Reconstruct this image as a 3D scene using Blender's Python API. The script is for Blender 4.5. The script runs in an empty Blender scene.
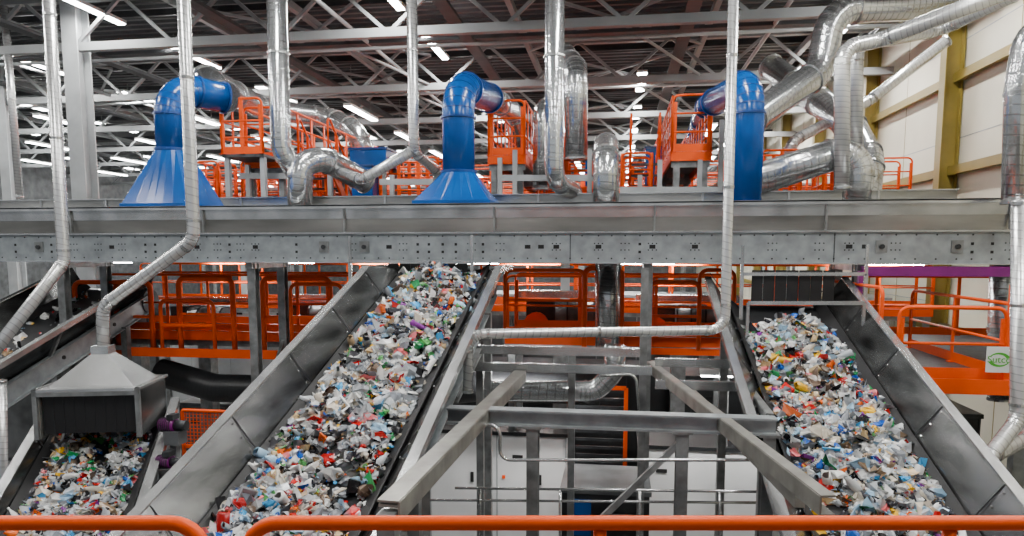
import bpy, bmesh, math, random
import numpy as np
from mathutils import Vector, Matrix
random.seed(7); rng=np.random.default_rng(7)
# ---------------------------------------------------------------- camera survey
F=700.0; CZ=6.0; YAW=math.radians(8.5); PITCH=math.radians(6.0)
PY0=250+F*math.tan(PITCH)
CAM=Vector((0,0,CZ))
ROT=Matrix.Rotation(YAW,3,'Z')@Matrix.Rotation(math.radians(90)-PITCH,3,'X')
def ray(px,py): return ROT@Vector(((px-512)/F,-(py-PY0)/F,-1))
def at(px,py,Y):
    r=ray(px,py); return CAM+r*(Y/r.y)
def atz(px,py,z):
    r=ray(px,py); return CAM+r*((z-CZ)/r.z)
FW=Vector((-math.sin(YAW),math.cos(YAW),0)); RT=Vector((math.cos(YAW),math.sin(YAW),0))
def V(*a): return Vector(a)
UP=V(0,0,1)
cam=bpy.data.cameras.new("camera"); camo=bpy.data.objects.new("camera",cam)
bpy.context.collection.objects.link(camo)
camo.location=CAM; camo.rotation_euler=(math.radians(90)-PITCH,0,YAW)
cam.sensor_width=36; cam.lens=36*F/1024; cam.shift_y=(PY0-268)/1024; cam.clip_end=300; cam.clip_start=.05
bpy.context.scene.camera=camo
# ---------------------------------------------------------------- materials
def newmat(name):
    m=bpy.data.materials.new(name); m.use_nodes=True
    nt=m.node_tree; b=nt.nodes["Principled BSDF"]; return m,nt,b
def paint(name,col,rough=.45,metal=0.0,var=.12,scale=3.0,bump=0.0,stretch=None):
    m,nt,b=newmat(name)
    tc=nt.nodes.new("ShaderNodeTexCoord"); n=nt.nodes.new("ShaderNodeTexNoise")
    n.inputs["Scale"].default_value=scale; n.inputs["Detail"].default_value=5
    if stretch:
        mp=nt.nodes.new("ShaderNodeMapping"); mp.inputs["Scale"].default_value=stretch
        nt.links.new(tc.outputs["Object"],mp.inputs["Vector"]); nt.links.new(mp.outputs["Vector"],n.inputs["Vector"])
    else: nt.links.new(tc.outputs["Object"],n.inputs["Vector"])
    cr=nt.nodes.new("ShaderNodeValToRGB")
    cr.color_ramp.elements[0].position=.3; cr.color_ramp.elements[1].position=.7
    cr.color_ramp.elements[0].color=[c*max(0,1-var*1.6) for c in col]+[1]
    cr.color_ramp.elements[1].color=[min(1,c*(1+var)) for c in col]+[1]
    nt.links.new(n.outputs["Fac"],cr.inputs["Fac"])
    nt.links.new(cr.outputs["Color"],b.inputs["Base Color"])
    b.inputs["Roughness"].default_value=rough; b.inputs["Metallic"].default_value=metal
    if bump>0:
        bp=nt.nodes.new("ShaderNodeBump"); bp.inputs["Strength"].default_value=bump
        nt.links.new(n.outputs["Fac"],bp.inputs["Height"]); nt.links.new(bp.outputs["Normal"],b.inputs["Normal"])
    return m
def spiral(name,col,metal=.88,rough=.2,pitch=.13,st=.5):
    m,nt,b=newmat(name)
    uv=nt.nodes.new("ShaderNodeUVMap"); sep=nt.nodes.new("ShaderNodeSeparateXYZ")
    nt.links.new(uv.outputs["UV"],sep.inputs["Vector"])
    d=nt.nodes.new("ShaderNodeMath"); d.operation='DIVIDE'; d.inputs[1].default_value=pitch
    nt.links.new(sep.outputs["Y"],d.inputs[0])
    a=nt.nodes.new("ShaderNodeMath"); a.operation='ADD'
    nt.links.new(d.outputs[0],a.inputs[0]); nt.links.new(sep.outputs["X"],a.inputs[1])
    fr=nt.nodes.new("ShaderNodeMath"); fr.operation='FRACT'; nt.links.new(a.outputs[0],fr.inputs[0])
    cr=nt.nodes.new("ShaderNodeValToRGB"); e=cr.color_ramp.elements
    e[0].position=0; e[0].color=(*[c*.5 for c in col],1)
    e[1].position=.13; e[1].color=(*col,1)
    x=e.new(.9); x.color=(*[min(1,c*1.06) for c in col],1)
    x=e.new(1.0); x.color=(*[c*.7 for c in col],1)
    nt.links.new(fr.outputs[0],cr.inputs["Fac"])
    nt.links.new(cr.outputs["Color"],b.inputs["Base Color"])
    b.inputs["Metallic"].default_value=metal; b.inputs["Roughness"].default_value=rough
    bp=nt.nodes.new("ShaderNodeBump"); bp.inputs["Strength"].default_value=st; bp.inputs["Distance"].default_value=.01
    nt.links.new(cr.outputs["Color"],bp.inputs["Height"]); nt.links.new(bp.outputs["Normal"],b.inputs["Normal"])
    return m
M_galv=paint("galvanised_sheet",(.56,.57,.57),.25,.8,.22,2.2)
M_steel=paint("brushed_steel_sheet",(.46,.46,.44),.23,.7,.25,1.1,stretch=(.6,1,3))
M_wstl=paint("worn_trough_steel",(.15,.153,.153),.24,.85,.5,2.2,stretch=(2,.5,2))
M_plate=paint("galvanised_plate",(.33,.36,.375),.38,.4,.16,5)
M_frame=paint("galvanised_frame",(.25,.26,.26),.4,.5,.25,6)
M_beige=paint("weathered_galvanised_beam",(.27,.262,.235),.38,.5,.25,4)
M_lgrey=paint("light_grey_paint",(.38,.40,.41),.45,.15,.1,2)
M_dkmetal=paint("dark_worn_steel",(.05,.053,.057),.4,.5,.35,3)
M_belt=paint("rubber_belt",(.014,.015,.017),.5,0,.3,8,.1)
M_black=paint("black_rubber",(.008,.008,.009),.55,0,.2,5)
M_hole=paint("hole_dark",(.012,.012,.012),.8,0,.1,5)
M_orange=paint("orange_powder_coat",(.86,.085,.0),.42,0,.05,2)
M_orange.node_tree.nodes["Principled BSDF"].inputs["Specular IOR Level"].default_value=.25
M_blue=paint("blue_powder_coat",(.001,.07,.30),.2,0,.15,1.5)
M_blued=paint("blue_seam",(.002,.045,.21),.3,0,.1,2)
M_spiral=spiral("spiral_duct_metal",(.62,.64,.65))
M_spiralw=spiral("spiral_pipe_metal",(.72,.73,.73),.7,.26,.09,.25)
M_darkduct=spiral("black_flexible_duct",(.02,.021,.023),.1,.4,.08,1.0)
M_roof=paint("roof_deck_metal",(.095,.098,.102),.4,.4,.3,.4)
M_truss=paint("truss_grey_paint",(.27,.285,.29),.45,.15,.1,1)
M_tray=paint("cable_tray_dark",(.055,.058,.062),.5,.4,.2,2)
M_wall=paint("cream_wall_panel",(.64,.61,.49),.5,0,.06,.8)
M_gold=paint("olive_steel_column",(.22,.16,.025),.4,0,.1,2)
M_conc=paint("concrete_floor",(.10,.10,.098),.5,0,.35,.8,.1)
M_white=paint("white_cabinet_paint",(.74,.75,.75),.4,0,.06,1.5)
M_mach=paint("grey_machine_paint",(.11,.116,.12),.4,.2,.3,2)
M_dark=paint("dark_machine_paint",(.025,.027,.029),.4,.2,.3,2)
M_purple=paint("purple_paint",(.20,.008,.17),.35,0,.1,3)
M_green=paint("sign_green",(.07,.40,.03),.5,0,.05,3)
M_glass=paint("grating_metal",(.08,.082,.085),.5,.5,.2,9)
m,nt,b=newmat("lamp_emitter"); b.inputs["Emission Color"].default_value=(1,.995,.98,1); b.inputs["Emission Strength"].default_value=60
b.inputs["Base Color"].default_value=(1,1,1,1); M_lamp=m
m,nt,b=newmat("mixed_plastic_waste"); at_=nt.nodes.new("ShaderNodeAttribute"); at_.attribute_name="Col"
nt.links.new(at_.outputs["Color"],b.inputs["Base Color"]); b.inputs["Roughness"].default_value=.25
M_waste=m
m,nt,b=newmat("waste_bed"); tc=nt.nodes.new("ShaderNodeTexCoord"); vo=nt.nodes.new("ShaderNodeTexVoronoi")
vo.inputs["Scale"].default_value=28; nt.links.new(tc.outputs["Object"],vo.inputs["Vector"])
hs=nt.nodes.new("ShaderNodeHueSaturation"); hs.inputs["Saturation"].default_value=.35; hs.inputs["Value"].default_value=.07
nt.links.new(vo.outputs["Color"],hs.inputs["Color"]); nt.links.new(hs.outputs["Color"],b.inputs["Base Color"])
b.inputs["Roughness"].default_value=.7; M_bed=m
# ---------------------------------------------------------------- mesh builder
class MB:
    def __init__(s,name): s.name=name; s.v=[]; s.f=[]; s.mi=[]; s.sm=[]; s.uv=[]; s.mats=[]
    def m(s,mat):
        if mat not in s.mats: s.mats.append(mat)
        return s.mats.index(mat)
    def face(s,idx,mat,smooth=False,uv=None):
        s.f.append(tuple(idx)); s.mi.append(s.m(mat)); s.sm.append(smooth); s.uv.append(uv or [(0,0)]*len(idx))
    def hexa(s,c,mat):
        o=len(s.v); s.v+= [tuple(p) for p in c]
        for q in ((0,3,2,1),(4,5,6,7),(0,1,5,4),(1,2,6,5),(2,3,7,6),(3,0,4,7)): s.face([o+i for i in q],mat)
    def box(s,a,b,mat):
        x0,x1=sorted((a[0],b[0])); y0,y1=sorted((a[1],b[1])); z0,z1=sorted((a[2],b[2]))
        s.hexa([(x0,y0,z0),(x1,y0,z0),(x1,y1,z0),(x0,y1,z0),(x0,y0,z1),(x1,y0,z1),(x1,y1,z1),(x0,y1,z1)],mat)
    def beam(s,p,q,w,h,mat,up=UP,off=(0,0)):
        p=Vector(p);q=Vector(q); d=(q-p).normalized(); sd=d.cross(up)
        if sd.length<1e-4: sd=d.cross(V(0,1,0)) 
        sd.normalize(); u=sd.cross(d).normalized()
        p=p+sd*off[0]+u*off[1]; q=q+sd*off[0]+u*off[1]; a=sd*w/2; c=u*h/2
        s.hexa([p-a-c,p+a-c,q+a-c,q-a-c,p-a+c,p+a+c,q+a+c,q-a+c],mat)
    def ibeam(s,p,q,w,h,mat,up=UP,t=.02):
        s.beam(p,q,w,t,mat,up,(0,h/2)); s.beam(p,q,w,t,mat,up,(0,-h/2)); s.beam(p,q,t,h,mat,up)
    def channel(s,p,q,w,h,mat,up=UP,t=.015,side=1):
        s.beam(p,q,w,t,mat,up,(0,h/2)); s.beam(p,q,w,t,mat,up,(0,-h/2)); s.beam(p,q,t,h,mat,up,(side*w/2,0))
    def loft(s,rings,mat,smooth=True,cap=True,vs=None):
        n=len(rings[0]); o=len(s.v)
        for r in rings: s.v+=[tuple(p) for p in r]
        if vs is None: vs=list(range(len(rings)))
        for i in range(len(rings)-1):
            for j in range(n):
                k=(j+1)%n
                s.face([o+i*n+j,o+i*n+k,o+(i+1)*n+k,o+(i+1)*n+j],mat,smooth,
                       [(j/n,vs[i]),((j+1)/n,vs[i]),((j+1)/n,vs[i+1]),(j/n,vs[i+1])])
        if cap:
            s.face([o+j for j in range(n)][::-1],mat); s.face([o+(len(rings)-1)*n+j for j in range(n)],mat)
    def tube(s,pts,r,mat,seg=14,bend=None,cap=True,flange=None,fmat=None,gore=False):
        pts=[Vector(p) for p in pts]; bend=bend if bend is not None else r*2.2
        path=[pts[0]]
        for i in range(1,len(pts)-1):
            a,b,c=pts[i-1],pts[i],pts[i+1]; d1=(a-b); d2=(c-b); l1,l2=d1.length,d2.length
            ang=math.pi-d1.angle(d2)
            if ang<.03: path.append(b); continue
            t=min(bend*math.tan(ang/2),l1*.48,l2*.48)
            p0=b+d1.normalized()*t; p2=b+d2.normalized()*t
            n=max(3,int(ang/.2))
            R=t/math.tan(ang/2); bis=(d1.normalized()+d2.normalized()).normalized(); cc=b+bis*(R/math.cos(ang/2))
            e1=(p0-cc); e2=(p2-cc)
            for k in range(n+1):
                u=k/n; path.append(cc+(e1*math.sin((1-u)*ang)+e2*math.sin(u*ang))/math.sin(ang))
        path.append(pts[-1])
        T=(path[1]-path[0]).normalized(); ref=V(1,0,0) if abs(T.x)<.8 else V(0,0,1)
        nrm=(ref-T*ref.dot(T)).normalized(); rings=[];vs=[];L=0
        for i,p in enumerate(path):
            if i==0: t=T
            elif i==len(path)-1: t=(path[i]-path[i-1]).normalized()
            else: t=((path[i]-path[i-1]).normalized()+(path[i+1]-path[i]).normalized()).normalized()
            if i>0: L+=(path[i]-path[i-1]).length
            nrm=(nrm-t*nrm.dot(t)).normalized(); bn=t.cross(nrm)
            rings.append([p+(nrm*math.cos(2*math.pi*j/seg)+bn*math.sin(2*math.pi*j/seg))*r for j in range(seg)]); vs.append(L)
        s.loft(rings,mat,True,cap,vs)
        if flange:
            for i in range(1,len(path)):
                a,b=path[i-1],path[i]; l=(b-a).length
                if l<.5: 
                    if gore: s.ring(b,(b-a).normalized(),r*1.02,.012,fmat or mat,seg)
                    continue
                n=max(1,int(l/flange))
                for k in range(n+1):
                    s.ring(a.lerp(b,min(.985,max(.015,k/n))),(b-a).normalized(),r*1.09,.035,fmat or mat,seg)
    def ring(s,p,d,r,w,mat,seg=14):
        ref=V(1,0,0) if abs(d.x)<.8 else V(0,0,1); n=(ref-d*ref.dot(d)).normalized(); b=d.cross(n)
        s.loft([[p+d*o+(n*math.cos(2*math.pi*j/seg)+b*math.sin(2*math.pi*j/seg))*r for j in range(seg)] for o in (-w/2,w/2)],mat,False)
    def done(s,parent=None,bevel=0):
        me=bpy.data.meshes.new(s.name); me.from_pydata(s.v,[],s.f)
        for m in s.mats: me.materials.append(m)
        me.polygons.foreach_set("material_index",s.mi); me.polygons.foreach_set("use_smooth",s.sm)
        ul=me.uv_layers.new(name="UVMap"); ul.data.foreach_set("uv",[c for f in s.uv for p in f for c in p])
        me.update(); o=bpy.data.objects.new(s.name,me); bpy.context.collection.objects.link(o)
        if parent: o.parent=parent
        return o
# ---------------------------------------------------------------- room
WX=8.5; LX=-42; FY=78; RZ=13.1
b=MB("floor"); b.box((LX,-10,-.3),(WX,FY,0),M_conc); b.done()
b=MB("ceiling")
per=.42; y=-8.0; prof=[]
while y<FY:
    prof+=[(y,RZ),(y+.14,RZ),(y+.19,RZ+.12),(y+.37,RZ+.12)]; y+=per
o=len(b.v)
for (yy,zz) in prof: b.v+=[(LX,yy,zz),(WX+.2,yy,zz)]
for i in range(len(prof)-1): b.face([o+2*i,o+2*i+1,o+2*i+3,o+2*i+2],M_roof)
b.box((LX,-8,RZ+.2),(WX+.2,FY,RZ+.3),M_roof)
b.done()
b=MB("wall_right")
b.box((WX,-10,0),(WX+.25,FY,RZ+.2),M_wall)
for k in range(30):
    b.box((WX-.006,-10+k*3,0),(WX,-10+k*3+.025,RZ),M_gold)
for z in (1.5,3,4.6,6.4,8.8,11.2): b.box((WX-.008,-10,z),(WX,FY,z+.02),M_plate)
b.done()
b=MB("wall_left"); b.box((LX-.2,-10,0),(LX,FY,RZ+.2),M_mach); b.done()
b=MB("wall_far"); b.box((LX,FY,0),(WX,FY+.2,RZ+.2),M_mach); b.done()
b=MB("wall_column_frame")
for yy in (7.6,13.6,19.6,25.4,31.4,37.4,43.4,49.4):
    b.ibeam((WX-.25,yy,0),(WX-.25,yy,RZ-.4),.34,.4,M_gold,V(1,0,0),.03)
for z in (4.0,8.0,10.3): b.beam((WX-.14,-8,z),(WX-.14,60,z),.14,.22,M_gold)
b.done()
# ---------------------------------------------------------------- roof trusses
for i,yy in enumerate([12,18,24,30,36,42,48,54,60,66]):
    b=MB("roof_truss")
    zb,zt=11.55,12.85
    b.beam((LX+.1,yy,zb),(WX-.1,yy,zb),.2,.22,M_truss); b.beam((LX+.1,yy,zt),(WX-.1,yy,zt),.2,.2,M_truss)
    x=LX+.1
    while x<WX-1.6:
        b.beam((x,yy,zb),(x+1.5,yy,zt),.09,.09,M_truss)
        if x+3<WX: b.beam((x+1.5,yy,zt),(x+3,yy,zb),.09,.09,M_truss)
        x+=3
    b.done()
b=MB("roof_bracing")
for x in (-36,-30,-24,-18,-12,-9,-3,2.6,6):
    b.beam((x,-6,12.7),(x,FY-.1,12.7),.16,.2,M_truss)
for yy in (18,24,30,36,42):
    for x in (-24,-12,-3):
        b.beam((x,yy,12.6),(x+5.6,yy+6,12.6),.08,.08,M_truss); b.beam((x+5.6,yy,12.6),(x,yy+6,12.6),.08,.08,M_truss)
        b.tube([(x,yy,11.6),(x+2.8,yy+3,12.6),(x+5.6,yy+6,11.6)],.05,M_truss,8,.1)
b.done()
b=MB("roof_cable_tray")
for x in (-22.5,-16.5,-10.5,-4.4,1.8,7.2):
    b.channel((x,14,12.1),(x,FY-.2,12.1),.35,.08,M_tray)
for yy in (21,26.5,32.5,39,45,51): b.channel((LX+.2,yy,12.2),(WX-.6,yy,12.2),.3,.08,M_tray)
for yy in (16.2,19.7,22.4,25.3,28.6,31.8,34.6,38.2,40.8): b.beam((LX+.2,yy,12.95),(WX-.2,yy,12.95),.12,.18,M_tray)
b.done()
b=MB("sprinkler_pipe")
for yy,z in ((20.5,11.9),(27,12),(33,12)): b.tube([(LX+.2,yy,z),(WX-.6,yy,z)],.05,M_lgrey,8)
for x in (-7.5,4.2): b.tube([(x,-4,12.2),(x,60,12.2)],.06,M_lgrey,8)
b.done()
for (px,Y,w) in ((86,18,.46),(12,24,.4)):
    p=at(px,200,Y); b=MB("hall_column"); b.ibeam((p.x,Y,0),(p.x,Y,12.8),w,w,M_lgrey,V(0,1,0),.04); b.box((p.x-.4,Y-.4,0),(p.x+.4,Y+.4,.04),M_lgrey); b.done()
# lamps
def lamp(X,yy,z,en,along='Y',L_=3.0,hang=True,w=.09):
    b=MB("linear_lamp"); h=L_/2
    if along=='Y':
        b.box((X-w-.03,yy-h,z+.03),(X+w+.03,yy+h,z+.12),M_white); b.box((X-w,yy-h+.02,z),(X+w,yy+h-.02,z+.03),M_lamp)
    else:
        b.box((X-h,yy-w-.03,z+.03),(X+h,yy+w+.03,z+.12),M_white); b.box((X-h+.02,yy-w,z),(X+h-.02,yy+w,z+.03),M_lamp)
    if hang:
        for s_ in (-1,1):
            q=(X,yy+s_*h*.7) if along=='Y' else (X+s_*h*.7,yy)
            b.tube([(q[0],q[1],z+.1),(q[0],q[1],min(13.05,z+(.45 if z>12 else 1.6)))],.01,M_frame,6)
    lo=b.done()
    if en:
        L=bpy.data.lights.new("lamp_light","AREA"); L.shape='RECTANGLE'; L.energy=en; L.color=(1,.98,.94)
        if along=='Y': L.size=w*2-.01; L.size_y=L_-.1
        else: L.size=L_-.1; L.size_y=w*2-.01
        ob=bpy.data.objects.new("lamp_light",L); bpy.context.collection.objects.link(ob); ob.location=(X,yy,z-.01); ob.parent=lo
for X in (-38,-32,-26,-20,-14,-5.8,.8,6.4):
    for yy in (3,10,17.3,22.2,28,34,40,46,52,58,64,70):
        if X<-25 and yy<16: continue
        if X==.8 and 11<yy<24: continue
        lamp(X,yy,12.35,330 if (yy<42 and X>-30) else 0,w=.10 if yy<26 else .16)
for X in (-35,-29,-23,-17,-10,-2.5,4): 
    for yy in (27,33,39,45,51,57): lamp(X,yy,11.3,0,w=.13)
w=bpy.data.worlds.new("World"); bpy.context.scene.world=w; w.use_nodes=True
w.node_tree.nodes["Background"].inputs[0].default_value=(.88,.93,1,1); w.node_tree.nodes["Background"].inputs[1].default_value=.38
# ---------------------------------------------------------------- railing helper
def railing(b,p,q,h=1.1,step=1.3,mids=(.55,),toe=.14,r=.024,pw=.06):
    p=Vector(p);q=Vector(q); L=(q-p).length; d=(q-p).normalized(); n=max(1,round(L/step))
    b.tube([p,p+UP*h,q+UP*h,q],r,M_orange,10,.12)
    for k in range(n+1):
        c=p.lerp(q,k/n) if 0<k<n else (p+d*.03 if k==0 else q-d*.03)
        b.beam(c,c+UP*(h-.01 if 0<k<n else h-.13),pw,.02,M_orange,d.cross(UP))
        b.box(c-V(.05,.05,.0),c+V(.05,.05,.012),M_orange)
    for mm in mids: b.tube([p+UP*h*mm,q+UP*h*mm],r*.8,M_orange,8)
    if toe: b.beam(p+UP*(toe/2+.01),q+UP*(toe/2+.01),.012,toe,M_orange)
# ---------------------------------------------------------------- waste
PAL=np.array([(.74,.75,.75),(.54,.57,.60),(.85,.85,.83),(.38,.41,.44),(.22,.24,.27),(.64,.58,.48),(.36,.25,.15),(.15,.10,.07),
 (.010,.010,.012),(.04,.04,.05),(.01,.11,.52),(.06,.38,.74),(.38,.60,.80),(.01,.24,.07),(.12,.42,.12),(.58,.008,.008),(.78,.16,.18),(.88,.50,.01),(.88,.14,.005),(.24,.03,.30),(.65,.47,.24)])
PW=np.array([18,15,13,11,8,8,4.2,4.2,8,6,1.9,2.2,4.0,1.7,1.8,2.3,1.3,1.7,1.4,.4,3]); PW=PW/PW.sum()
PL=np.array([4,3,2.5,2.5,3,2.2,2.4,3.6,2,2.6,1.6,1.5]); PL=PL/PL.sum()
bm=bmesh.new(); bmesh.ops.create_icosphere(bm,subdivisions=2,radius=1); ICO=np.array([v.co[:] for v in bm.verts]); ICOF=np.array([[v.index for v in f.verts] for f in bm.faces]); bm.free()
K=4; gx,gy=np.meshgrid(np.linspace(-1,1,K),np.linspace(-1,1,K)); GRID=np.stack([gx.ravel(),gy.ravel(),0*gx.ravel()],1)
GRID[np.linalg.norm(GRID[:,:2],axis=1)>1.3]*=.78
GRIDF=np.array([(i*K+j,i*K+j+1,(i+1)*K+j+1,(i+1)*K+j) for i in range(K-1) for j in range(K-1)])
th=np.arange(8)*2*math.pi/8
BR=[(-1,.6),(-.93,.95),(-.4,.9),(-.1,.75),(.2,.95),(.5,.9),(.8,.4),(1,.34)]
BOT=np.array([(t,math.cos(a)*q*.36,math.sin(a)*q*.30) for t,q in BR for a in th])
BOTF=np.array([(i*8+j,i*8+(j+1)%8,(i+1)*8+(j+1)%8,(i+1)*8+j) for i in range(7) for j in range(8)])
TR=[(.6,-.35),(.62,-.3),(1,.3),(1.08,.3),(.96,.27),(.56,-.28)]
TRAY=np.array([(sx*q,sy*q*.75,z) for q,z in TR for sx,sy in ((-1,-1),(1,-1),(1,1),(-1,1))])
TRAYF=np.array([(i*4+j,i*4+(j+1)%4,(i+1)*4+(j+1)%4,(i+1)*4+j) for i in range(5) for j in range(4)]+[(0,1,2,3)])
BIAS=0
def scatter(name,T,TF,n,size,jit,Lf,hw,v0,v1,pile,g,seed,parent,sc=(1,1,1),smooth=False,flat=.6,curlk=0):
    s=size*np.exp(np.clip(g.normal(0,.45,n),-1,.85)); asp=.55+.45*g.random(n); m=len(T)
    P=T[None]*np.stack([s*sc[0],s*asp*sc[1],s*sc[2]],1)[:,None,:]
    P+=g.normal(0,1,P.shape)*(s[:,None,None])*np.array(jit)
    if curlk:
        c=g.normal(0,curlk,(n,2)); P[:,:,2]+=(c[:,:1]*P[:,:,0]**2+c[:,1:]*P[:,:,1]**2)/s[:,None]
    q=g.normal(0,1,(n,4))*np.array([1.6,flat,flat,1.6]); q/=np.linalg.norm(q,axis=1)[:,None]
    w,x,y,z=q.T
    R=np.stack([1-2*(y*y+z*z),2*(x*y-z*w),2*(x*z+y*w),2*(x*y+z*w),1-2*(x*x+z*z),2*(y*z-x*w),2*(x*z-y*w),2*(y*z+x*w),1-2*(x*x+y*y)],1).reshape(n,3,3)
    P=np.einsum('nij,nkj->nki',R,P)
    N=n*5; u=g.uniform(-1,1,N); v=g.random(N)*(v1-v0)+v0
    dens=.58+.5*np.sin(v*2.1+seed)*np.sin(u*3+v*.9+seed*2)+.3*np.sin(v*5+u*5)-.22*u*u-BIAS*u
    keep=np.where(g.random(N)<np.clip(dens,.04,1.2)/1.2)[0][:n]
    if len(keep)<n: keep=np.concatenate([keep,g.integers(0,N,n-len(keep))])
    u=u[keep];v=v[keep]
    hgt=.012+g.random(n)**1.2*pile*(1.15-u*u)*(.75+.55*np.sin(v*3.3+seed+u*2))
    C=np.array([tuple(Lf(uu*hw*.93,vv,hh)) for uu,vv,hh in zip(u,v,hgt)])
    P+=C[:,None,:]
    faces=(TF[None]+ (np.arange(n)*m)[:,None,None]).reshape(-1,TF.shape[1])
    col=PAL[g.choice(len(PAL),n,p=PW)]*(.6+.5*g.random((n,1)))
    colv=np.clip(np.repeat(col,m,0)*(.75+.4*g.random((n*m,1))),0,.92)
    lab=g.random(n)<.18; lc=PAL[8+g.choice(12,n,p=PL)]
    mask=(T[:,0]>.2)[None,:]&lab[:,None]; cv=colv.reshape(n,m,3); cv[mask]=np.repeat(lc[:,None,:],m,1)[mask]; colv=cv.reshape(-1,3)
    me=bpy.data.meshes.new(name); me.from_pydata(P.reshape(-1,3).tolist(),[],faces.tolist())
    ca=me.color_attributes.new("Col",'FLOAT_COLOR','POINT'); ca.data.foreach_set("color",np.concatenate([colv,np.ones((len(colv),1))],1).ravel())
    if smooth: me.polygons.foreach_set("use_smooth",[True]*len(me.polygons))
    me.materials.append(M_waste); me.update()
    ob=bpy.data.objects.new(name,me); bpy.context.collection.objects.link(ob); ob.parent=parent
def waste(Lf,hw,v0,v1,n,seed=1,pile=.10,parent=None,size=1.0):
    g=np.random.default_rng(seed)
    b=MB("waste_bed"); nu=15; nv=int((v1-v0)/.1)
    hts=g.random((nv+1,nu))
    for i in range(nv+1):
        for j in range(nu):
            u=-1+2*j/(nu-1); vv=v0+(v1-v0)*i/nv
            b.v.append(tuple(Lf(u*hw*.93, vv, -.02+(1-u*u)*pile*.42*(.2+.9*hts[i,j])*(.7+.5*math.sin(vv*3.3+seed+u*2))-BIAS*u*.05)))
    for i in range(nv):
        for j in range(nu-1):
            o=i*nu+j; b.face([o,o+1,o+nu+1,o+nu],M_bed)
    b.done(parent)
    a=(Lf,hw,v0,v1,pile,g,seed,parent)
    scatter("crumpled_packaging",ICO,ICOF,int(n*.30),.048*size,(.17,.17,.13),*a,sc=(1,1,.5))
    scatter("film_scraps",GRID,GRIDF,int(n*.48),.050*size,(.16,.16,.26),*a,flat=.45,curlk=.35)
    scatter("small_flakes",GRID,GRIDF,int(n*1.1),.020*size,(.12,.12,.2),*a,flat=.5)
    scatter("bottles",BOT,BOTF,int(n*.08),.085*size,(.03,.03,.03),*a,smooth=True,flat=.7)
    scatter("trays",TRAY,TRAYF,int(n*.07),.060*size,(.06,.06,.05),*a,flat=.9)
# ---------------------------------------------------------------- inclined conveyors
ZTOP=5.75
def conveyor(org,yaw,slope,v0,v1,hw=.64,flare=.30,wh=.43,nw=5000,seed=1,legs=(),pile=.12,wsize=1,wend=.05):
    root=bpy.data.objects.new("inclined_belt_conveyor",None); bpy.context.collection.objects.link(root)
    fw=V(-math.sin(yaw),math.cos(yaw),0); rt=V(math.cos(yaw),math.sin(yaw),0); org=Vector(org)
    def Lf(u,v,w): return org+rt*u+fw*v+UP*(slope*v+w)
    def cut(v): return max(0,org.z+slope*v+wh-ZTOP)      # walls are cut level under the cross conveyor
    vc=(ZTOP-wh-org.z)/slope
    secs=[v0,v1] if not (v0<vc<v1) else [v0,vc,v1]
    b=MB("frame")
    def slab(pts,mat):
        b.loft([[Lf(u,v,w-cut(v) if w>wh-.1 else w) for u,w in pts] for v in secs],mat,False)
    slab([(-hw,-.03),(hw,-.03),(hw,0),(-hw,0)],M_belt)
    slab([(-hw,-.52),(hw,-.52),(hw,-.50),(-hw,-.50)],M_belt)
    for sg in (-1,1):
        a=sg*hw; t=sg*(hw+flare)
        slab([(a,-.02),(a+sg*.02,-.05),(t+sg*.02,wh),(t,wh)],M_wstl)
        slab([(a-sg*.10,.02),(a,-.01),(a+sg*.04,.11),(a+sg*.03,.115)],M_black)
        slab([(t,wh),(t+sg*.10,wh),(t+sg*.10,wh+.02),(t,wh+.02)],M_galv)
        slab([(t+sg*.085,wh),(t+sg*.10,wh),(t+sg*.10,wh-.07),(t+sg*.085,wh-.07)],M_galv)
        slab([(a+sg*.06,-.42),(a+sg*.075,-.42),(a+sg*.075,-.08),(a+sg*.06,-.08)],M_plate)
        slab([(a+sg*.06,-.42),(a+sg*.15,-.42),(a+sg*.15,-.405),(a+sg*.06,-.405)],M_plate)
        slab([(a+sg*.06,-.08),(a+sg*.15,-.08),(a+sg*.15,-.065),(a+sg*.06,-.065)],M_plate)
        v=v0+.2
        while v<v1:
            if cut(v+.6)==0:
                b.beam(Lf(a+sg*.1,v,-.08),Lf(t+sg*.05,v,wh-.02),.05,.05,M_frame,fw)
                for k in range(3): b.ring(Lf(t-sg*flare*(.1+.3*k)-sg*.004,v+.5,wh*(.9-.3*k)),rt,.012,.012,M_galv,6)
                b.beam(Lf(a+sg*.0,v+.55,.03),Lf(t-sg*.003,v+.55,wh),.012,.004,M_dkmetal,fw)
            b.ring(Lf(a+sg*.08,v+.3,-.24),rt,.035,.03,M_dkmetal,8)
            v+=1.25
    v=v0+.3
    while v<v1:
        b.tube([Lf(-hw,v,-.09),Lf(hw,v,-.09)],.05,M_dkmetal,8); b.tube([Lf(-hw,v,-.46),Lf(hw,v,-.46)],.04,M_dkmetal,8)
        b.beam(Lf(-hw-.06,v+.4,-.3),Lf(hw+.06,v+.4,-.3),.06,.06,M_plate); v+=1.0
    b.tube([Lf(-hw-.1,v1,-.25),Lf(hw+.1,v1,-.25)],.25,M_dkmetal,16)
    for v in legs:
        for sg in (-1,1):
            p=Lf(sg*(hw+.11),v,-.4); b.beam(p,V(p.x,p.y,0),.12,.12,M_frame)
            b.box((p.x-.15,p.y-.15,0),(p.x+.15,p.y+.15,.02),M_frame)
        p=Lf(-(hw+.11),v,-.8);q=Lf(hw+.11,v,-.8); b.beam(p,q,.08,.08,M_frame)
    b.done(root)
    if nw: waste(Lf,hw,v0+.05,v1-wend,nw,seed=seed,pile=pile,parent=root,size=wsize)
    return Lf
SL=.345
BIAS=.28
conveyor((-2.72,5.3,3.65),0,SL,-3.6,5.9,nw=14500,seed=3,legs=(-2,1.2,5.2),hw=.66,pile=.18,wend=.35)
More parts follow.
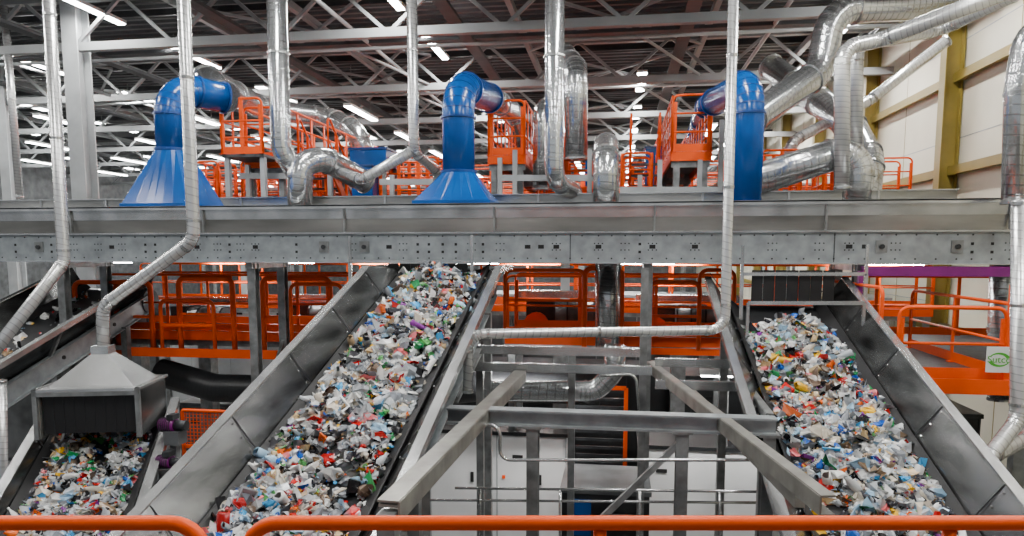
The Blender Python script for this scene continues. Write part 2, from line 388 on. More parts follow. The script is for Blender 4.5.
BIAS=.05
conveyor((2.42,6.4,3.50),0,.335,-4.4,4.9,nw=14500,seed=5,legs=(-2,1.5,4.6),hw=.66,pile=.17,wend=.75)
BIAS=0
conveyor((-6.06,7.5,3.80),math.radians(22.8),.41,-3.6,.25,nw=6500,seed=9,legs=(-2.4,),hw=.55,flare=.10,wh=.22,pile=.09,wsize=.85)
conveyor((-10.0,11,4.6),0,SL,-6,1.8,nw=200,seed=11,legs=(-4,1),hw=.66,pile=.02)
# ---------------------------------------------------------------- transverse conveyor
X0,X1=-17,8.0
b=MB("horizontal_sorting_conveyor")
ya=11.0; yb=12.35
for (yy,sg) in ((ya,-1),(yb,1)):
    b.box((X0,yy,5.80),(X1,yy+.02*sg,6.27),M_plate)
    b.box((X0,yy,5.79),(X1,yy+.10*sg,5.805),M_galv); b.box((X0,yy,6.26),(X1,yy+.07*sg,6.285),M_galv)
    b.loft([[V(x,yy+.05*sg,6.285),V(x,yy+.062*sg,6.285),V(x,yy+.115*sg,6.50),V(x,yy+.10*sg,6.50)] for x in (X0,X1)],M_steel,False)
    b.loft([[V(x,yy+.10*sg,6.50),V(x,yy+.125*sg,6.50),V(x,yy+.152*sg,6.70),V(x,yy+.14*sg,6.70)] for x in (X0,X1)],M_galv,False)
    b.loft([[V(x,yy+.02*sg,6.70),V(x,yy+.20*sg,6.70),V(x,yy+.20*sg,6.725),V(x,yy+.02*sg,6.725)] for x in (X0,X1)],M_galv,False)
    b.box((X0,yy+.185*sg,6.66),(X1,yy+.20*sg,6.72),M_galv)
b.box((X0,ya+.05,6.22),(X1,yb-.05,6.25),M_belt); b.box((X0,ya+.05,5.86),(X1,yb-.05,5.88),M_belt)
x=X0+.4
while x<X1-.7:
    b.box((x-.012,ya-.175,6.29),(x+.012,ya-.13,6.66),M_frame)
    b.tube([(x,ya+.02,6.15),(x,yb-.02,6.15)],.05,M_dkmetal,8); b.tube([(x+.6,ya+.02,5.92),(x+.6,yb-.02,5.92)],.04,M_dkmetal,8)
    x+=2.45
x=X0+.2
rr=random.Random(3)
while x<X1-.2:
    t=rr.random(); zc=6.05
    for dz in (-.18,.17): b.ring(V(x,ya-.021,zc+dz),V(0,1,0),.013,.006,M_hole,8)
    if t<.35:
        for a in (-.06,.0,.06):
            for c in (-.05,.05): b.ring(V(x+a,ya-.021,zc+c),V(0,1,0),.011,.006,M_hole,8)
    if .3<t<.42: b.box((x-.045,ya-.024,zc-.03),(x+.045,ya-.02,zc+.03),M_hole)
    elif t>.90:
        b.box((x-.08,ya-.04,zc-.09),(x+.08,ya-.02,zc+.09),M_frame); b.ring(V(x,ya-.05,zc),V(0,1,0),.035,.05,M_dkmetal,12)
    elif .6<t<.75: b.box((x-.02,ya-.024,zc-.10),(x+.02,ya-.02,zc-.06),M_hole); b.box((x-.02,ya-.024,zc+.02),(x+.02,ya-.02,zc+.06),M_hole)
    elif .75<t<.8: b.box((x-.006,ya-.026,5.82),(x+.006,ya-.02,6.25),M_dkmetal)
    x+=.18+.10*rr.random()
for px in (88,270,646,845):
    p=at(px,300,11.7)
    for yy in (ya+.15,yb-.15): b.ibeam((p.x,yy,0),(p.x,yy,5.80),.14,.14,M_frame,V(0,1,0),.012)
    b.beam((p.x,ya,5.74),(p.x,yb,5.74),.12,.1,M_frame)
    b.beam((p.x,ya+.15,3),(p.x,yb-.15,4.4),.06,.06,M_frame)
b.done()
b=MB("rear_transfer_conveyor")
ya2=13.3
for yy,sg in ((ya2,-1),(ya2+1.0,1)):
    b.box((X0,yy,6.7),(5.8,yy+.02*sg,7.03),M_steel); b.box((X0,yy,7.03),(5.8,yy+.08*sg,7.05),M_galv); b.box((X0,yy,6.68),(5.8,yy+.08*sg,6.7),M_galv)
b.box((X0,ya2+.03,6.85),(5.8,ya2+.97,6.87),M_belt)
x=X0+.5
while x<5.8:
    b.box((x,ya2-.05,6.7),(x+.04,ya2-.02,7.03),M_galv); x+=1.5
for x in (-15,-11,-7,-3.4,.6,4.6):
    for yy in (ya2+.1,ya2+.9): b.beam((x,yy,6.2 if x>-14 else 0),(x,yy,6.68),.14,.14,M_frame)
b.done()
b=MB("conveyor_head_guard")
for (a,c,d,e,Y) in ((350,472,262,300,10.8),(742,866,274,318,10.7)):
    A=at(a,d,Y);B=at(c,d,Y);A2=at(a,e,Y);B2=at(c,e,Y)
    b.beam(A,B,.05,.05,M_galv); b.beam(A,V(A.x,Y,A2.z-.3),.05,.05,M_galv); b.beam(B,V(B.x,Y,B2.z-.3),.05,.05,M_galv)
    b.beam(A,A+V(0,0,.42),.04,.04,M_galv); b.beam(B,B+V(0,0,.42),.04,.04,M_galv)
A=at(748,303,10.0);B=at(864,303,10.0); b.beam(A,B,.06,.05,M_galv); b.beam(A,A-V(0,0,.45),.04,.04,M_galv); b.beam(B,B-V(0,0,.45),.04,.04,M_galv)
b.done()
b=MB("rubber_curtain")
A=at(752,270,10.75);B=at(834,302,10.75)
for i in range(7):
    x_=A.x+(B.x-A.x)*i/7; b.box((x_,10.75+.01*(i%2),B.z),(x_+(B.x-A.x)/7-.006,10.758+.01*(i%2),A.z),M_black)
A=at(388,262,10.9);B=at(468,274,10.9)
for i in range(7):
    x_=A.x+(B.x-A.x)*i/7; b.box((x_,10.9+.01*(i%2),B.z),(x_+(B.x-A.x)/7-.006,10.908+.01*(i%2),A.z),M_black)
b.done()
# ---------------------------------------------------------------- mezzanine behind
b=MB("mezzanine_deck")
b.box((-14,13.2,6.12),(7.9,30,6.2),M_glass)
for yy in (13.4,16.5,20,24,28):
    b.ibeam((-14,yy,5.98),(7.9,yy,5.98),.2,.24,M_frame)
for x in (-13.5,-8.2,-1.2,4.8):
    for yy in (16.5,24): b.ibeam((x,yy,0),(x,yy,5.85),.2,.2,M_lgrey,V(0,1,0),.02)
b.done()
for X in (-12,-7.5,-3.3,.4,5.2):  # added fill lamps, lift the dark level under the deck
    lamp(X,14.9,5.7,60,'X',1.6,False,.05); lamp(X+1,18.9,5.7,60,'X',1.6,False,.05); lamp(X,22.4,5.7,60,'X',1.6,False,.05)
# ---------------------------------------------------------------- blue extraction hoods
def sq24(cx,cy,z,hx,hy):
    r=[]
    for j in range(24):
        a=math.pi*j/12; c,s=math.cos(a),math.sin(a); k=1/max(abs(c),abs(s)); r.append(V(cx+c*k*hx,cy+s*k*hy,z))
    return r
def c24(cx,cy,z,R): return [V(cx+R*math.cos(math.pi*j/12),cy+R*math.sin(math.pi*j/12),z) for j in range(24)]
def bluehood(px,hw,r,top,end,flare=True,Y=11.65):
    b=MB("blue_extraction_hood"); base=at(px,203,Y); z0=6.745; zn=at(px,172 if flare!='tall' else 150,Y).z; cx=base.x
    if flare:
        b.loft([sq24(cx,Y,z0,hw,.6),sq24(cx,Y,z0+.05,hw,.6)],M_blue,False)
        rings=[sq24(cx,Y,z0+.05,hw*.96,.58),c24(cx,Y,zn,r*1.04)]
        b.loft(rings,M_blue,False); b.ring(V(cx,Y,zn),UP,r*1.12,.04,M_blued,24)
    else: zn=z0
    T=at(px,top,Y)
    b.tube([V(cx,Y,zn-.02),V(cx,Y,T.z)]+end,r,M_blue,24,r*2.1,True,1.3,M_blued,True)
    b.done()
bluehood(175,.64,.27,86,[at(224,98,12.5)],'tall')
bluehood(459,.64,.27,86,[at(489,98,13.9)],True)
bluehood(746,.5,.235,82,[at(714,102,13.9)],False)
b=MB("blue_sorter_cabinet")
for (x0,y0,x1,y1,Y) in ((350,149,386,166,15),(352,166,372,196,15),(585,160,600,186,19),(645,148,662,185,18)):
    A=at(x0,y1,Y);B=at(x1,y0,Y); b.box((A.x,Y,A.z),(B.x,Y+1,B.z),M_blue); b.box((A.x-.03,Y-.03,B.z),(B.x+.03,Y+1,B.z+.04),M_blued)
    for x in (A.x+.08,B.x-.08):
        for yy in (Y+.1,Y+.9): b.beam((x,yy,6.2),(x,yy,A.z),.08,.08,M_frame)
b.done()
# ---------------------------------------------------------------- ducts
def duct(name,pts,r,mat=M_spiral,fl=2.4,bend=None,fm=M_galv,seg=18,zx=None):
    b=MB(name); P=[]
    for p in pts: P.append(p if isinstance(p,Vector) else at(*p))
    b.tube(P,r,mat,seg,bend,True,fl,fm,True); return b.done()
def vert(px,py,Y,top=13.0):
    p=at(px,py,Y); return V(p.x,p.y,top)
Y=9.6; duct("thin_spiral_pipe",[vert(64,200,Y),(64,262,Y),(-40,395,8.2)],.088,M_spiralw,1.6)
Y=7.5; duct("thin_spiral_pipe",[vert(194,200,Y),at(194,240,Y),at(103,306,Y),at(103,352,Y)],.072,M_spiralw,1.5,.22)
Y=9.0; duct("thin_spiral_pipe",[vert(725,200,Y),(725,330,Y),(468,334,8.2),(468,392,8.2)],.062,M_spiralw,1.4,.2)
Y=13; duct("extraction_pipe",[vert(413,100,Y),(414,152,Y),(438,172,14.0),(438,196,14)],.10,M_spiralw,1.5)
duct("extraction_pipe",[(414,150,13),(362,180,13.1),(340,172,13.4)],.10,M_spiralw,1.5)
Y=12.9; duct("vertical_spiral_duct",[vert(281,100,Y),(281,150,Y),(300,180,13.2)],.19,M_spiral,1.4)
Y=12.6; duct("vertical_spiral_duct",[vert(554,100,Y),(554,182,Y),(575,192,13.5),(575,215,13.5)],.17,M_spiral,1.5)
duct("spiral_duct",[(300,215,12.9),(300,165,12.9),(322,158,13.2),(366,182,14.2)],.24,M_spiral,.8,.4)
duct("spiral_duct",[(606,215,12.9),(606,160,12.9),(606,145,14.5)],.235,M_spiral,.8,.35)
duct("spiral_duct",[(576,160,15),(576,70,15),(566,55,18)],.24,M_spiral,1.0,.4)
duct("spiral_duct",[(541,190,15),(541,110,15),(560,100,16)],.18,M_spiral,1.0,.35)
duct("spiral_duct",[(225,97,13.4),(205,78,14.5),(262,108,19),(330,118,20),(355,130,19),(368,160,19)],.30,M_spiral,1.4,.6)
duct("spiral_duct",[(489,98,13.9),(500,104,15.5),(512,112,18),(520,150,19)],.24,M_spiral,1.4,.5)
duct("spiral_duct",[(714,102,13.9),(706,106,16),(690,150,22)],.22,M_blue,1.4,.5,M_blued)
duct("large_spiral_duct",[(742,200,13.4),(742,125,13.4),(820,72,14.5),(832,10,14.5),(985,2,15.5),(1060,-40,14)],.27,M_spiral,1.3,.55)
duct("large_spiral_duct",[(770,66,19),(850,125,16),(868,160,15),(862,215,14.5)],.30,M_spiral,1.2,.6)
duct("large_spiral_duct",[(750,182,13.2),(842,152,13.4),(858,165,13.4),(853,215,13.4)],.28,M_spiral,.9,.5)
duct("thin_spiral_pipe",[(842,190,13),(842,48,13),(880,40,13.2),(1010,-10,12)],.13,M_spiralw,1.2,.3)
duct("thin_spiral_pipe",[(856,150,13.6),(856,45,13.6),(940,30,14.6),(1045,-20,13)],.12,M_spiralw,1.2,.3)
duct("thin_spiral_pipe",[(780,168,16.2),(795,140,16.2),(870,100,17),(948,40,17)],.12,M_spiralw,1.2,.3)
duct("vertical_spiral_duct",[(1070,10,10.4),(1026,34,10.4),(1017,90,10.4),(1014,204,10.4)],.15,M_spiral,1.0,.4)
duct("vertical_spiral_duct",[vert(1005,205,14,6.7),(1000,330,14),(1000,400,14)],.2,M_spiral,1.2,.5)
duct("thin_spiral_pipe",[(1020,200,8.6),(1018,420,8.6),(985,462,8.2),(985,500,8.2)],.085,M_spiralw,1.0,.25)
duct("thin_spiral_pipe",[(945,540,7.6),(990,455,8.4),(1060,420,9)],.10,M_spiralw,1.0,.25)
duct("thin_spiral_pipe",[vert(8,60,18),(20,200,18)],.1,M_spiralw,2)
duct("vertical_spiral_duct",[(608,258,12.6),(608,350,12.6)],.23,M_spiral,1.0,.3)
duct("vertical_spiral_duct",[(616,345,10.6),(614,372,10.6),(596,391,10.6),(486,391,10.6)],.16,M_spiral,1.2,.3)
duct("black_flexible_duct",[(160,372,12.3),(215,388,12.3),(330,390,12.3),(420,392,12.4)],.27,M_darkduct,None,.5)
duct("black_flexible_duct",[(420,392,12.4),(480,385,12.4),(600,388,12.5)],.30,M_darkduct,None,.3)
duct("thin_spiral_pipe",[(0,380,8.6),(2,480,8.6),(4,560,8.6)],.08,M_spiralw,1)
# ---------------------------------------------------------------- chute hood lower-left
b=MB("chute_hood")
yw=math.radians(15); c=at(105,381,7.3); R=Matrix.Rotation(yw,3,'Z'); S=.80
def cp(x,y,z): return Vector((c.x,c.y,0))+R@V(x*S,y*S,0)+UP*z
z1=c.z; z0=z1-.56
def rbox(x0,x1,y0,y1,za,zb,mat): b.hexa([cp(x0,y0,za),cp(x1,y0,za),cp(x1,y1,za),cp(x0,y1,za),cp(x0,y0,zb),cp(x1,y0,zb),cp(x1,y1,zb),cp(x0,y1,zb)],mat)
rbox(-.70,.70,-.6,.5,z1-.03,z1,M_galv)
rbox(-.66,-.63,-.55,.5,z0,z1,M_steel); rbox(.63,.66,-.55,.5,z0,z1,M_wstl); rbox(-.66,.66,.47,.5,z0,z1,M_dkmetal)
rbox(-.60,.60,-.52,-.50,z0+.05,z1-.06,M_black)
rbox(-.70,-.64,-.6,-.54,z0,z1,M_frame); rbox(.64,.70,-.6,-.54,z0,z1,M_frame); rbox(-.7,.7,-.6,-.55,z1-.08,z1-.03,M_frame)
for s_ in range(9): rbox(-.6+s_*.134,-.595+s_*.134,-.525,-.52,z0+.02,z1-.1,M_dkmetal)
rg=[]
for (hx,hy,z) in ((.56,.42,z1),(.12,.12,z1+.33),(.12,.12,z1+.42)):
    rg.append([cp(-hx,-hy,z),cp(hx,-hy,z),cp(hx,hy,z),cp(-hx,hy,z)])
b.loft(rg,M_galv,False)
for sx,sy in ((-.66,.48),(.66,.48)):
    b.beam(cp(sx,sy,0),cp(sx,sy,z0),.08,.08,M_frame)
b.done()
# ---------------------------------------------------------------- walkways
def walkway(name,x0,x1,y0,y1,z,sides,legs=True,toe=.14,h=1.1,mids=(.35,.68),step=1.3,pw=.06,zfoot=0):
    b=MB(name)
    b.box((x0,y0,z-.05),(x1,y1,z),M_glass)
    for (p,q) in (((x0,y0),(x1,y0)),((x0,y1),(x1,y1)),((x0,y0),(x0,y1)),((x1,y0),(x1,y1))):
        b.beam((p[0],p[1],z-.09),(q[0],q[1],z-.09),.05,.18,M_orange)
    kw=dict(mids=mids,toe=toe,step=step,pw=pw)
    if 'f' in sides: railing(b,(x0,y0,z),(x1,y0,z),h,**kw)
    if 'b' in sides: railing(b,(x0,y1,z),(x1,y1,z),h,**kw)
    if 'l' in sides: railing(b,(x0,y0,z),(x0,y1,z),h,**kw)
    if 'r' in sides: railing(b,(x1,y0,z),(x1,y1,z),h,**kw)
    if legs:
        ny=max(1,int((y1-y0)/3.5)); nx=max(1,int((x1-x0)/4.5))
        for i in range(nx+1):
            for j in range(ny+1):
                x=x0+.1+(x1-x0-.2)*i/nx; yy=y0+.1+(y1-y0-.2)*j/ny
                b.beam((x,yy,zfoot),(x,yy,z-.05),.12,.12,M_frame)
        for j in range(ny+1):
            yy=y0+.1+(y1-y0-.2)*j/ny; b.beam((x0,yy,z-.22),(x1,yy,z-.22),.1,.16,M_frame)
    return b.done()
zU=7.95
def px2x(px,Y): return at(px,150,Y).x
xa=px2x(222,13.6); walkway("upper_walkway",xa,xa+.9,14.5,26,zU,'flr',step=.7,pw=.09,zfoot=6.2)
b=MB("upper_walkway_gate"); railing(b,(xa,13.6,zU),(xa+.9,13.6,zU),1.1,step=.45,mids=(.3,.6),pw=.08); railing(b,(xa,13.6,zU),(xa,14.5,zU),1.1,step=.45,mids=(.3,.6)); b.box((xa,13.6,zU-.06),(xa+.9,14.5,zU),M_glass)
for x in (xa+.06,xa+.84): b.beam((x,13.7,7.06),(x,13.7,zU-.06),.1,.1,M_lgrey)
b.done()
xb=px2x(487,14.4); walkway("upper_walkway",xb,xb+.75,14.6,26,zU,'flr',step=.55,pw=.10,zfoot=6.2)
xc=px2x(712,14.4); walkway("upper_walkway",xc-.75,xc,14.6,26,zU,'flr',step=.55,pw=.10,zfoot=6.2)
walkway("upper_walkway",-14,7.6,26.6,27.6,7.6,'fb',zfoot=6.2)
walkway("upper_walkway",-14,7.6,20.0,20.8,7.3,'fb',zfoot=6.2,step=.8)
walkway("upper_walkway",-20,7.6,31.5,32.6,8.2,'fb')
for a_,c_ in ((200,222),(245,330),(382,440),(566,592),(622,652),(760,800),(822,862)):
    A=px2x(a_,15.6); B=px2x(c_,15.6)
    walkway("service_platform",A,B,15.4,16.2,6.95,'fblr',zfoot=6.2,step=.5,pw=.08)
b=MB("walkway_stairs")
for xs,y0_,dx in ((xa+1.0,15.0,.7),(xb+.85,15.4,.6),(xc-1.55,15.4,.6)):
    for x in (xs,xs+dx):
        b.beam((x,y0_+2.0,6.25),(x,y0_,7.95),.04,.2,M_orange); b.tube([(x,y0_+2.0,6.25),(x,y0_+2.0,7.25),(x,y0_,9.0),(x,y0_,7.95)],.024,M_orange,8,.1)
        for k in (1,2,3): b.beam((x,y0_+2-.5*k,6.25+.425*k),(x,y0_+2-.5*k,7.25+.437*k),.06,.03,M_orange,V(0,1,0))
        b.tube([(x,y0_+2.0,6.75),(x,y0_,8.45)],.018,M_orange,8)
    for k in range(8): b.box((xs,y0_+2-.25*k-.12,6.35+.21*k),(xs+dx,y0_+2-.25*k+.1,6.38+.21*k),M_glass)
b.done()
for (px0,px1,Y,zb_,zt_) in ((240,345,16.8,6.4,7.5),(395,470,18.0,6.4,7.6),(560,650,17.6,6.4,7.3),(720,790,17,6.4,7.5),(800,845,22,6.4,7.9)):
    A=px2x(px0,Y);B=px2x(px1,Y); b=MB("optical_sorter")
    b.box((A,Y,zb_),(B,Y+2.0,zt_),M_mach); b.box((A-.05,Y-.05,zt_),(B+.05,Y+2.05,zt_+.06),M_lgrey)
    n=max(2,int((B-A)/.8))
    for i in range(n):
        x=A+(B-A)*(i+.08)/n; x2=A+(B-A)*(i+.92)/n; b.box((x,Y-.03,zb_+.15),(x2,Y,zt_-.15),M_white if (i+int(px0))%2 else M_lgrey)
        b.box((x2-.12,Y-.05,(zb_+zt_)/2-.1),(x2-.09,Y-.03,(zb_+zt_)/2+.1),M_hole)
    for x in (A+.1,B-.1):
        for yy in (Y+.1,Y+1.9): b.beam((x,yy,6.2),(x,yy,zb_),.15,.15,M_frame)
    b.done()
b=MB("upper_support_frame")
for px,t in ((248,165),(515,150),(500,158),(660,160),(700,160),(722,120),(640,175),(392,175),(445,180),(590,150),(330,170)):
    Y=14.45; p=at(px,t,Y); b.beam((p.x,Y,6.2),(p.x,Y,p.z),.09,.09,M_lgrey)
for (a,c,y_,Y) in ((240,300,176,14.45),(380,440,182,14.45),(500,600,178,14.45),(620,720,190,14.45)):
    b.beam(at(a,y_,Y),at(c,y_,Y),.08,.12,M_lgrey)
b.done()
# ---------------------------------------------------------------- lower platforms
zL=4.42
walkway("lower_platform",at(78,300,11.9).x,at(352,300,11.9).x,12.6,14.0,zL,'fb',mids=(.5,))
walkway("lower_platform",at(503,300,12.6).x,at(738,300,12.6).x,12.95,14.2,zL,'fb',mids=(.5,))
walkway("lower_platform",-14,7.9,19.0,20.0,4.5,'fb',mids=(.5,))
b=MB("orange_guard_gate")
def gate(px0,px1,yt,yb,Y,w=.07):
    A=at(px0,yt,Y);B=at(px1,yt,Y);z0=at((px0+px1)/2,yb,Y).z;zt=A.z
    b.tube([V(A.x,Y,z0),V(A.x,Y,zt),V(B.x,Y,zt),V(B.x,Y,z0)],w/2,M_orange,10,.14)
    b.beam(V(A.x,Y,(z0+zt)/2),V(B.x,Y,(z0+zt)/2),.03,.05,M_orange)
gate(74,150,282,350,12.3,.09); gate(178,232,278,350,12.2,.10); gate(160,213,300,350,12.1); gate(262,330,278,355,12.4,.10); gate(290,342,284,350,12.1); gate(115,150,282,350,12.35,.1)
gate(505,585,270,330,12.5); gate(585,622,268,352,12.6,.10); gate(650,700,282,350,12.4,.08); gate(700,735,270,345,12.4)
A=at(75,344,12.2);B=at(352,360,12.2); b.box((A.x,12.05,B.z),(B.x,12.1,A.z-.02),M_orange)
b.box((A.x,12.1,B.z+.03),(B.x,12.6,B.z+.07),M_glass)
b.box(at(650,348,12.5),at(740,356,12.55),M_orange)
b.done()
b=MB("drive_station")
for (px,py,Y,s_) in ((200,320,14.6,1.2),(320,318,14.6,1.1),(560,315,14.7,1.2),(680,320,14.7,1.1),(130,322,14.6,1.1)):
    c0=at(px,py,Y); b.box((c0.x-.6*s_,Y,c0.z-.5),(c0.x+.5*s_,Y+.5,c0.z+.3),M_dark); b.tube([c0+V(-.1,-.2,.1),c0+V(.75,-.2,.1)],.18*s_,M_mach,14,flange=.25,fmat=M_dkmetal)
    b.tube([c0+V(-.5,-.1,-.2),c0+V(-.5,.0,-.2)],.26,M_orange,16); b.beam(c0-V(0,-.25,.5),V(c0.x,Y+.25,0),.3,.3,M_frame)
    b.box((c0.x-.9,Y+.1,c0.z+.35),(c0.x+1.2,Y+.45,c0.z+.5),M_galv)
b.done()
# right platform
b=MB("side_platform")
yf=9.4; zR=at(950,380,yf).z
x0=at(893,385,yf).x; x1=7.9; xr=at(1004,385,yf).x
b.box((x0,yf,zR-.05),(x1,14.5,zR),M_glass); b.box((x0,yf-.04,zR-.17),(x1,yf,zR+.02),M_orange); b.box((x0-.04,yf-.04,zR-.17),(x0,14.5,zR+.02),M_orange)
hR=at(950,308,yf).z-zR
railing(b,(x0+.05,yf+.05,zR),(xr,yf+.05,zR),hR,step=.9,mids=(.5,))
railing(b,(x0+.03,yf+.6,zR),(x0+.03,14.4,zR),1.12,mids=(.5,),pw=.09); railing(b,(x0,14.4,zR),(x1,14.4,zR),1.12,mids=(.5,))
railing(b,(xr+.06,yf+.05,zR),(xr+.08,12.5,zR),hR+.05,mids=(.5,))
p=at(1009,385,yf)
b.beam((p.x,yf+.02,zR-.1),(p.x,yf+.02,zR+1.2),.12,.04,M_orange,V(0,1,0))
for x in (x0+.1,x0+1.6,x1-.3):
    for yy in (yf+.2,14.2): b.beam((x,yy,0),(x,yy,zR-.05),.14,.14,M_frame)
b.done()
b=MB("purple_beam"); A=at(862,271,10.95); b.beam(A,V(7.8,10.95,A.z),.12,.14,M_purple); b.beam(A,A-V(0,0,1.2),.1,.1,M_purple); b.done()
b=MB("company_sign"); Y=yf-.06; A=at(985,372,Y);B=at(1012,347,Y)
b.box((A.x,Y-.015,A.z),(B.x,Y,B.z),M_white); cx=(A.x+B.x)/2; cz=(A.z+B.z)/2; rw=(B.x-A.x)*.42
for a0 in (.3,math.pi+.3):
    n=9
    for k in range(n):
        t0=a0+k*.27; t1=t0+.27; w_=.028*(1-k/n)+.006
        P=lambda t,e: V(cx+(rw+e)*math.cos(t),Y-.02,cz+(rw*.72+e)*math.sin(t))
        b.hexa([P(t0,-w_),P(t1,-w_),P(t1,-w_)+V(0,.004,0),P(t0,-w_)+V(0,.004,0),P(t0,w_*.2),P(t1,w_*.2),P(t1,w_*.2)+V(0,.004,0),P(t0,w_*.2)+V(0,.004,0)],M_green)
sg=b.done()
tx=bpy.data.curves.new("sign_text","FONT"); tx.body="Sutco"; tx.size=.12; tx.align_x='CENTER'; tx.align_y='CENTER'; tx.extrude=.002
to=bpy.data.objects.new("sign_text",tx); bpy.context.collection.objects.link(to); to.location=(cx,Y-.022,cz); to.rotation_euler=(math.pi/2,0,0); tx.materials.append(M_green); to.parent=sg
# ---------------------------------------------------------------- centre steel structure
b=MB("steel_support_frame")
Yf=7.0; A=at(448,420,Yf);B=at(776,420,Yf); zf=(A.z+B.z)/2
b.ibeam(V(A.x,Yf,zf),V(B.x,Yf,zf),.16,.15,M_plate)
for px in (533,682,768):
    p=at(px,440,Yf); b.ibeam((p.x,Yf,0),(p.x,Yf,zf-.08),.12,.13,M_frame,V(0,1,0),.014); b.box((p.x-.1,Yf-.09,zf-.1),(p.x+.1,Yf+.09,zf-.075),M_frame)
p=at(682,440,Yf);q=at(600,520,Yf); b.beam(p,q,.06,.06,M_frame)
zb_=4.30
b.channel(atz(520,376,zb_),atz(388,512,zb_),.15,.14,M_beige,side=-1); b.beam(atz(520,376,zb_),atz(388,512,zb_),.13,.02,M_beige,off=(0,.04))
b.channel(atz(650,366,zb_),atz(828,506,zb_),.10,.13,M_beige); b.beam(atz(690,392,zb_-.2),atz(800,500,zb_-.2),.08,.12,M_beige)
p=atz(388,512,zb_); b.beam(p,V(p.x,p.y,0),.12,.12,M_frame); p=atz(828,506,zb_)
for (a,c,y_,Y) in ((473,640,349,9.6),(470,652,366,9.4),(655,745,384,9.2),(655,735,362,10)):
    p=at(a,y_,Y);q=at(c,y_,Y); b.channel(p,V(q.x,Y,p.z),.10,.10,M_galv)
for px,y_,Y in ((645,268,9.9),(480,349,9.6),(572,350,10.2)):
    p=at(px,y_,Y); b.beam((p.x,Y,0),(p.x,Y,p.z),.10,.10,M_frame)
for p_,q_ in (((480,350,9.6),(455,400,8.2)),((745,384,9.2),(770,418,7.2))):
    b.channel(at(*p_),at(*q_),.07,.08,M_frame)
b.done()
b=MB("handrail_pipe")
for pts in ([(470,425,6.8),(500,425,6.8),(500,460,6.8),(770,460,6.8),(800,500,6.5)],[(455,488,8.5),(775,492,8.5),(800,510,8.2)],[(430,500,8.5),(790,503,8.5)],[(600,376,8.6),(636,374,8.6),(640,420,8.6)]):
    b.tube([at(*p) for p in pts],.018,M_galv,8,.1)
for px in (480,560,640,720): b.tube([at(px,490,8.5),at(px,560,8.5)],.018,M_galv,8)
b.done()
# ---------------------------------------------------------------- background lower level
def cabinet(name,px0,px1,pyt,Y,dep,mat,panels=1.2,strip=M_lgrey,top=None):
    A=at(px0,pyt,Y);B=at(px1,pyt,Y); b=MB(name); zt=A.z; ax=A.x; bx=min(B.x,7.8)
    b.box((ax,Y,.1),(bx,Y+dep,zt),mat); b.box((ax-.04,Y-.04,zt),(bx+.04,Y+dep+.04,zt+.07),top or strip); b.box((ax,Y-.02,0),(bx,Y+dep,.1),M_dkmetal)
    n=max(1,int((bx-ax)/panels))
    for i in range(n+1):
        x=ax+(bx-ax)*i/n; b.box((x-.012,Y-.02,.1),(x+.012,Y,zt),strip)
        if i<n:
            b.box((x+.3,Y-.02,zt-.45),(x+.5,Y,zt-.38),M_hole); b.box((x+.8,Y-.02,zt-.95),(x+.86,Y,zt-.75),M_hole)
            b.box((x+.1,Y-.02,zt-.85),(x+.16,Y,zt-.79),M_orange if i%2 else M_hole)
    b.done()
cabinet("white_control_container",430,566,432,12.9,1.2,M_white,top=M_dark)
cabinet("white_control_container",640,775,448,12.9,1.2,M_white,top=M_dark)
for X in (-1.6,2.2): lamp(X,11.9,3.9,70,'X',1.6,False,.05)  # added lamps, only there to brighten the white containers
cabinet("machine_housing",180,420,405,16.2,2,M_mach,strip=M_dkmetal)
cabinet("machine_housing",-60,75,340,17.2,.4,M_mach,strip=M_dkmetal)
cabinet("machine_housing",440,760,372,15.4,2,M_dark,strip=M_dkmetal)
cabinet("machine_housing",880,980,415,12.0,1.5,M_dark,strip=M_dkmetal)
cabinet("machine_housing",150,350,300,21.5,2,M_lgrey)
cabinet("machine_housing",480,720,296,21.5,2,M_mach)
cabinet("machine_housing",860,930,300,21.5,2,M_white)
b=MB("orange_ladder_frame")
for px in (570,626):
    p=at(px,400,12.2); b.beam((p.x,12.2,0),(p.x,12.2,3.6),.07,.05,M_orange,V(0,1,0))
A=at(570,400,12.2);B=at(626,400,12.2)
for k in range(24): b.beam((A.x,12.2,.2+k*.145),(B.x,12.2,.2+k*.145),.03,.05,M_dkmetal)
b.beam((A.x,12.2,3.6),(B.x,12.2,3.6),.05,.07,M_orange)
b.done()
b=MB("baling_press")
A=at(562,476,10.4);B=at(650,476,10.4)
b.box((A.x,10.4,0),(B.x,11.6,A.z-.25),M_dark); b.box((A.x+.1,10.34,A.z-.9),(A.x+.45,10.4,A.z-.35),M_blue); b.box((A.x-.03,10.36,A.z-.25),(B.x+.03,11.64,A.z-.18),M_mach)
b.tube([(A.x+.6,10.3,A.z-.6),(B.x-.1,10.3,A.z-.6)],.08,M_mach,14); b.tube([(A.x+.6,10.3,A.z-.95),(B.x-.1,10.3,A.z-.95)],.05,M_galv,12)
b.done()
b=MB("orange_mesh_guard"); Y=8.6; A=at(184,446,Y);B=at(232,412,Y)
b.tube([V(A.x,Y,0),V(A.x,Y,B.z),V(B.x,Y,B.z),V(B.x,Y,0)],.025,M_orange,8,.03); b.beam(V(A.x,Y,A.z),V(B.x,Y,A.z),.03,.04,M_orange)
for i in range(1,14):
    x=A.x+(B.x-A.x)*i/14; b.beam((x,Y,A.z),(x,Y,B.z),.008,.008,M_orange)
for i in range(1,10):
    z=A.z+(B.z-A.z)*i/10; b.beam((A.x,Y,z),(B.x,Y,z),.008,.008,M_orange)
b.done()
b=MB("gear_motor")
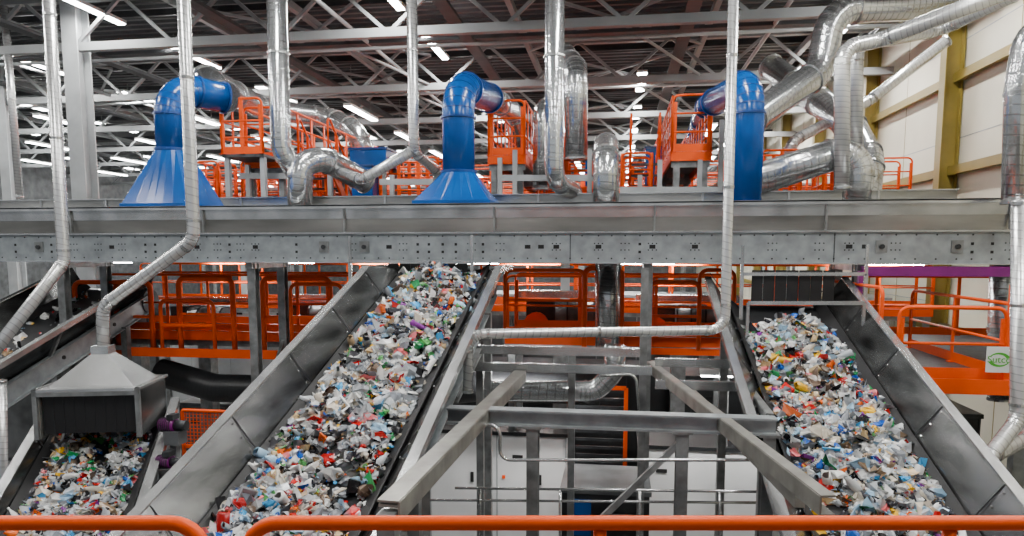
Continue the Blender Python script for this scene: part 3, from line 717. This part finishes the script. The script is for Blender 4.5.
for (px,py,Y,s_) in ((174,425,7.3,1),(170,462,7.0,.9)):
    c0=at(px,py,Y); b.tube([c0-V(.16*s_,0,0),c0+V(.02,0,0)],.08*s_,M_purple,14); b.tube([c0+V(.02,0,0),c0+V(.16*s_,0,0)],.06*s_,M_dkmetal,12)
    for k in range(6): b.ring(c0+V(-.14*s_+k*.025,0,0),V(1,0,0),.09*s_,.008,M_dkmetal,14)
    b.box(c0-V(.08,.09,.22),c0+V(.1,.09,-.06),M_mach); b.box(c0-V(.05,.06,-.07),c0+V(.03,.06,.13),M_dkmetal)
    b.beam(c0-V(0,0,.2),V(c0.x,c0.y,0),.08,.08,M_frame)
b.done()
# ---------------------------------------------------------------- viewing platform + foreground rail
def cd(px,py,d):
    r=ray(px,py); f=r.dot(FW); return CAM+r*(d/f)
b=MB("foreground_handrail")
zr=cd(512,523,2.05).z; zp=zr-1.1
def g(px,z): 
    q=cd(px,523,2.05); return V(q.x,q.y,z)
for a,c in ((-420,203),(246,1500)):
    b.tube([g(a,zp),g(a,zr),g(c,zr),g(c,zp)],.0225,M_orange,16,.10)
    b.tube([g(a,zp+.55),g(c,zp+.55)],.018,M_orange,12)
    for pxx in ([-100] if c<250 else [600,950]): b.tube([g(pxx,zp),g(pxx,zr-.02)],.02,M_orange,12)
    b.beam(g(a,zp+.08),g(c,zp+.08),.01,.14,M_orange)
b.done()
b=MB("viewing_platform")
def pw(x,d,z): return V(0,0,z)+RT*x+FW*d
b.hexa([pw(-3.2,-1.5,zp-.06),pw(3.4,-1.5,zp-.06),pw(3.4,2.12,zp-.06),pw(-3.2,2.12,zp-.06),pw(-3.2,-1.5,zp),pw(3.4,-1.5,zp),pw(3.4,2.12,zp),pw(-3.2,2.12,zp)],M_glass)
b.beam(pw(-3.2,2.13,zp-.1),pw(3.4,2.13,zp-.1),.06,.2,M_orange)
for x in (-1.3,1.1):
    for d in (-1.3,2.0):
        q=pw(x,d,0); b.beam(q,V(q.x,q.y,zp-.06),.14,.14,M_frame)
b.done()
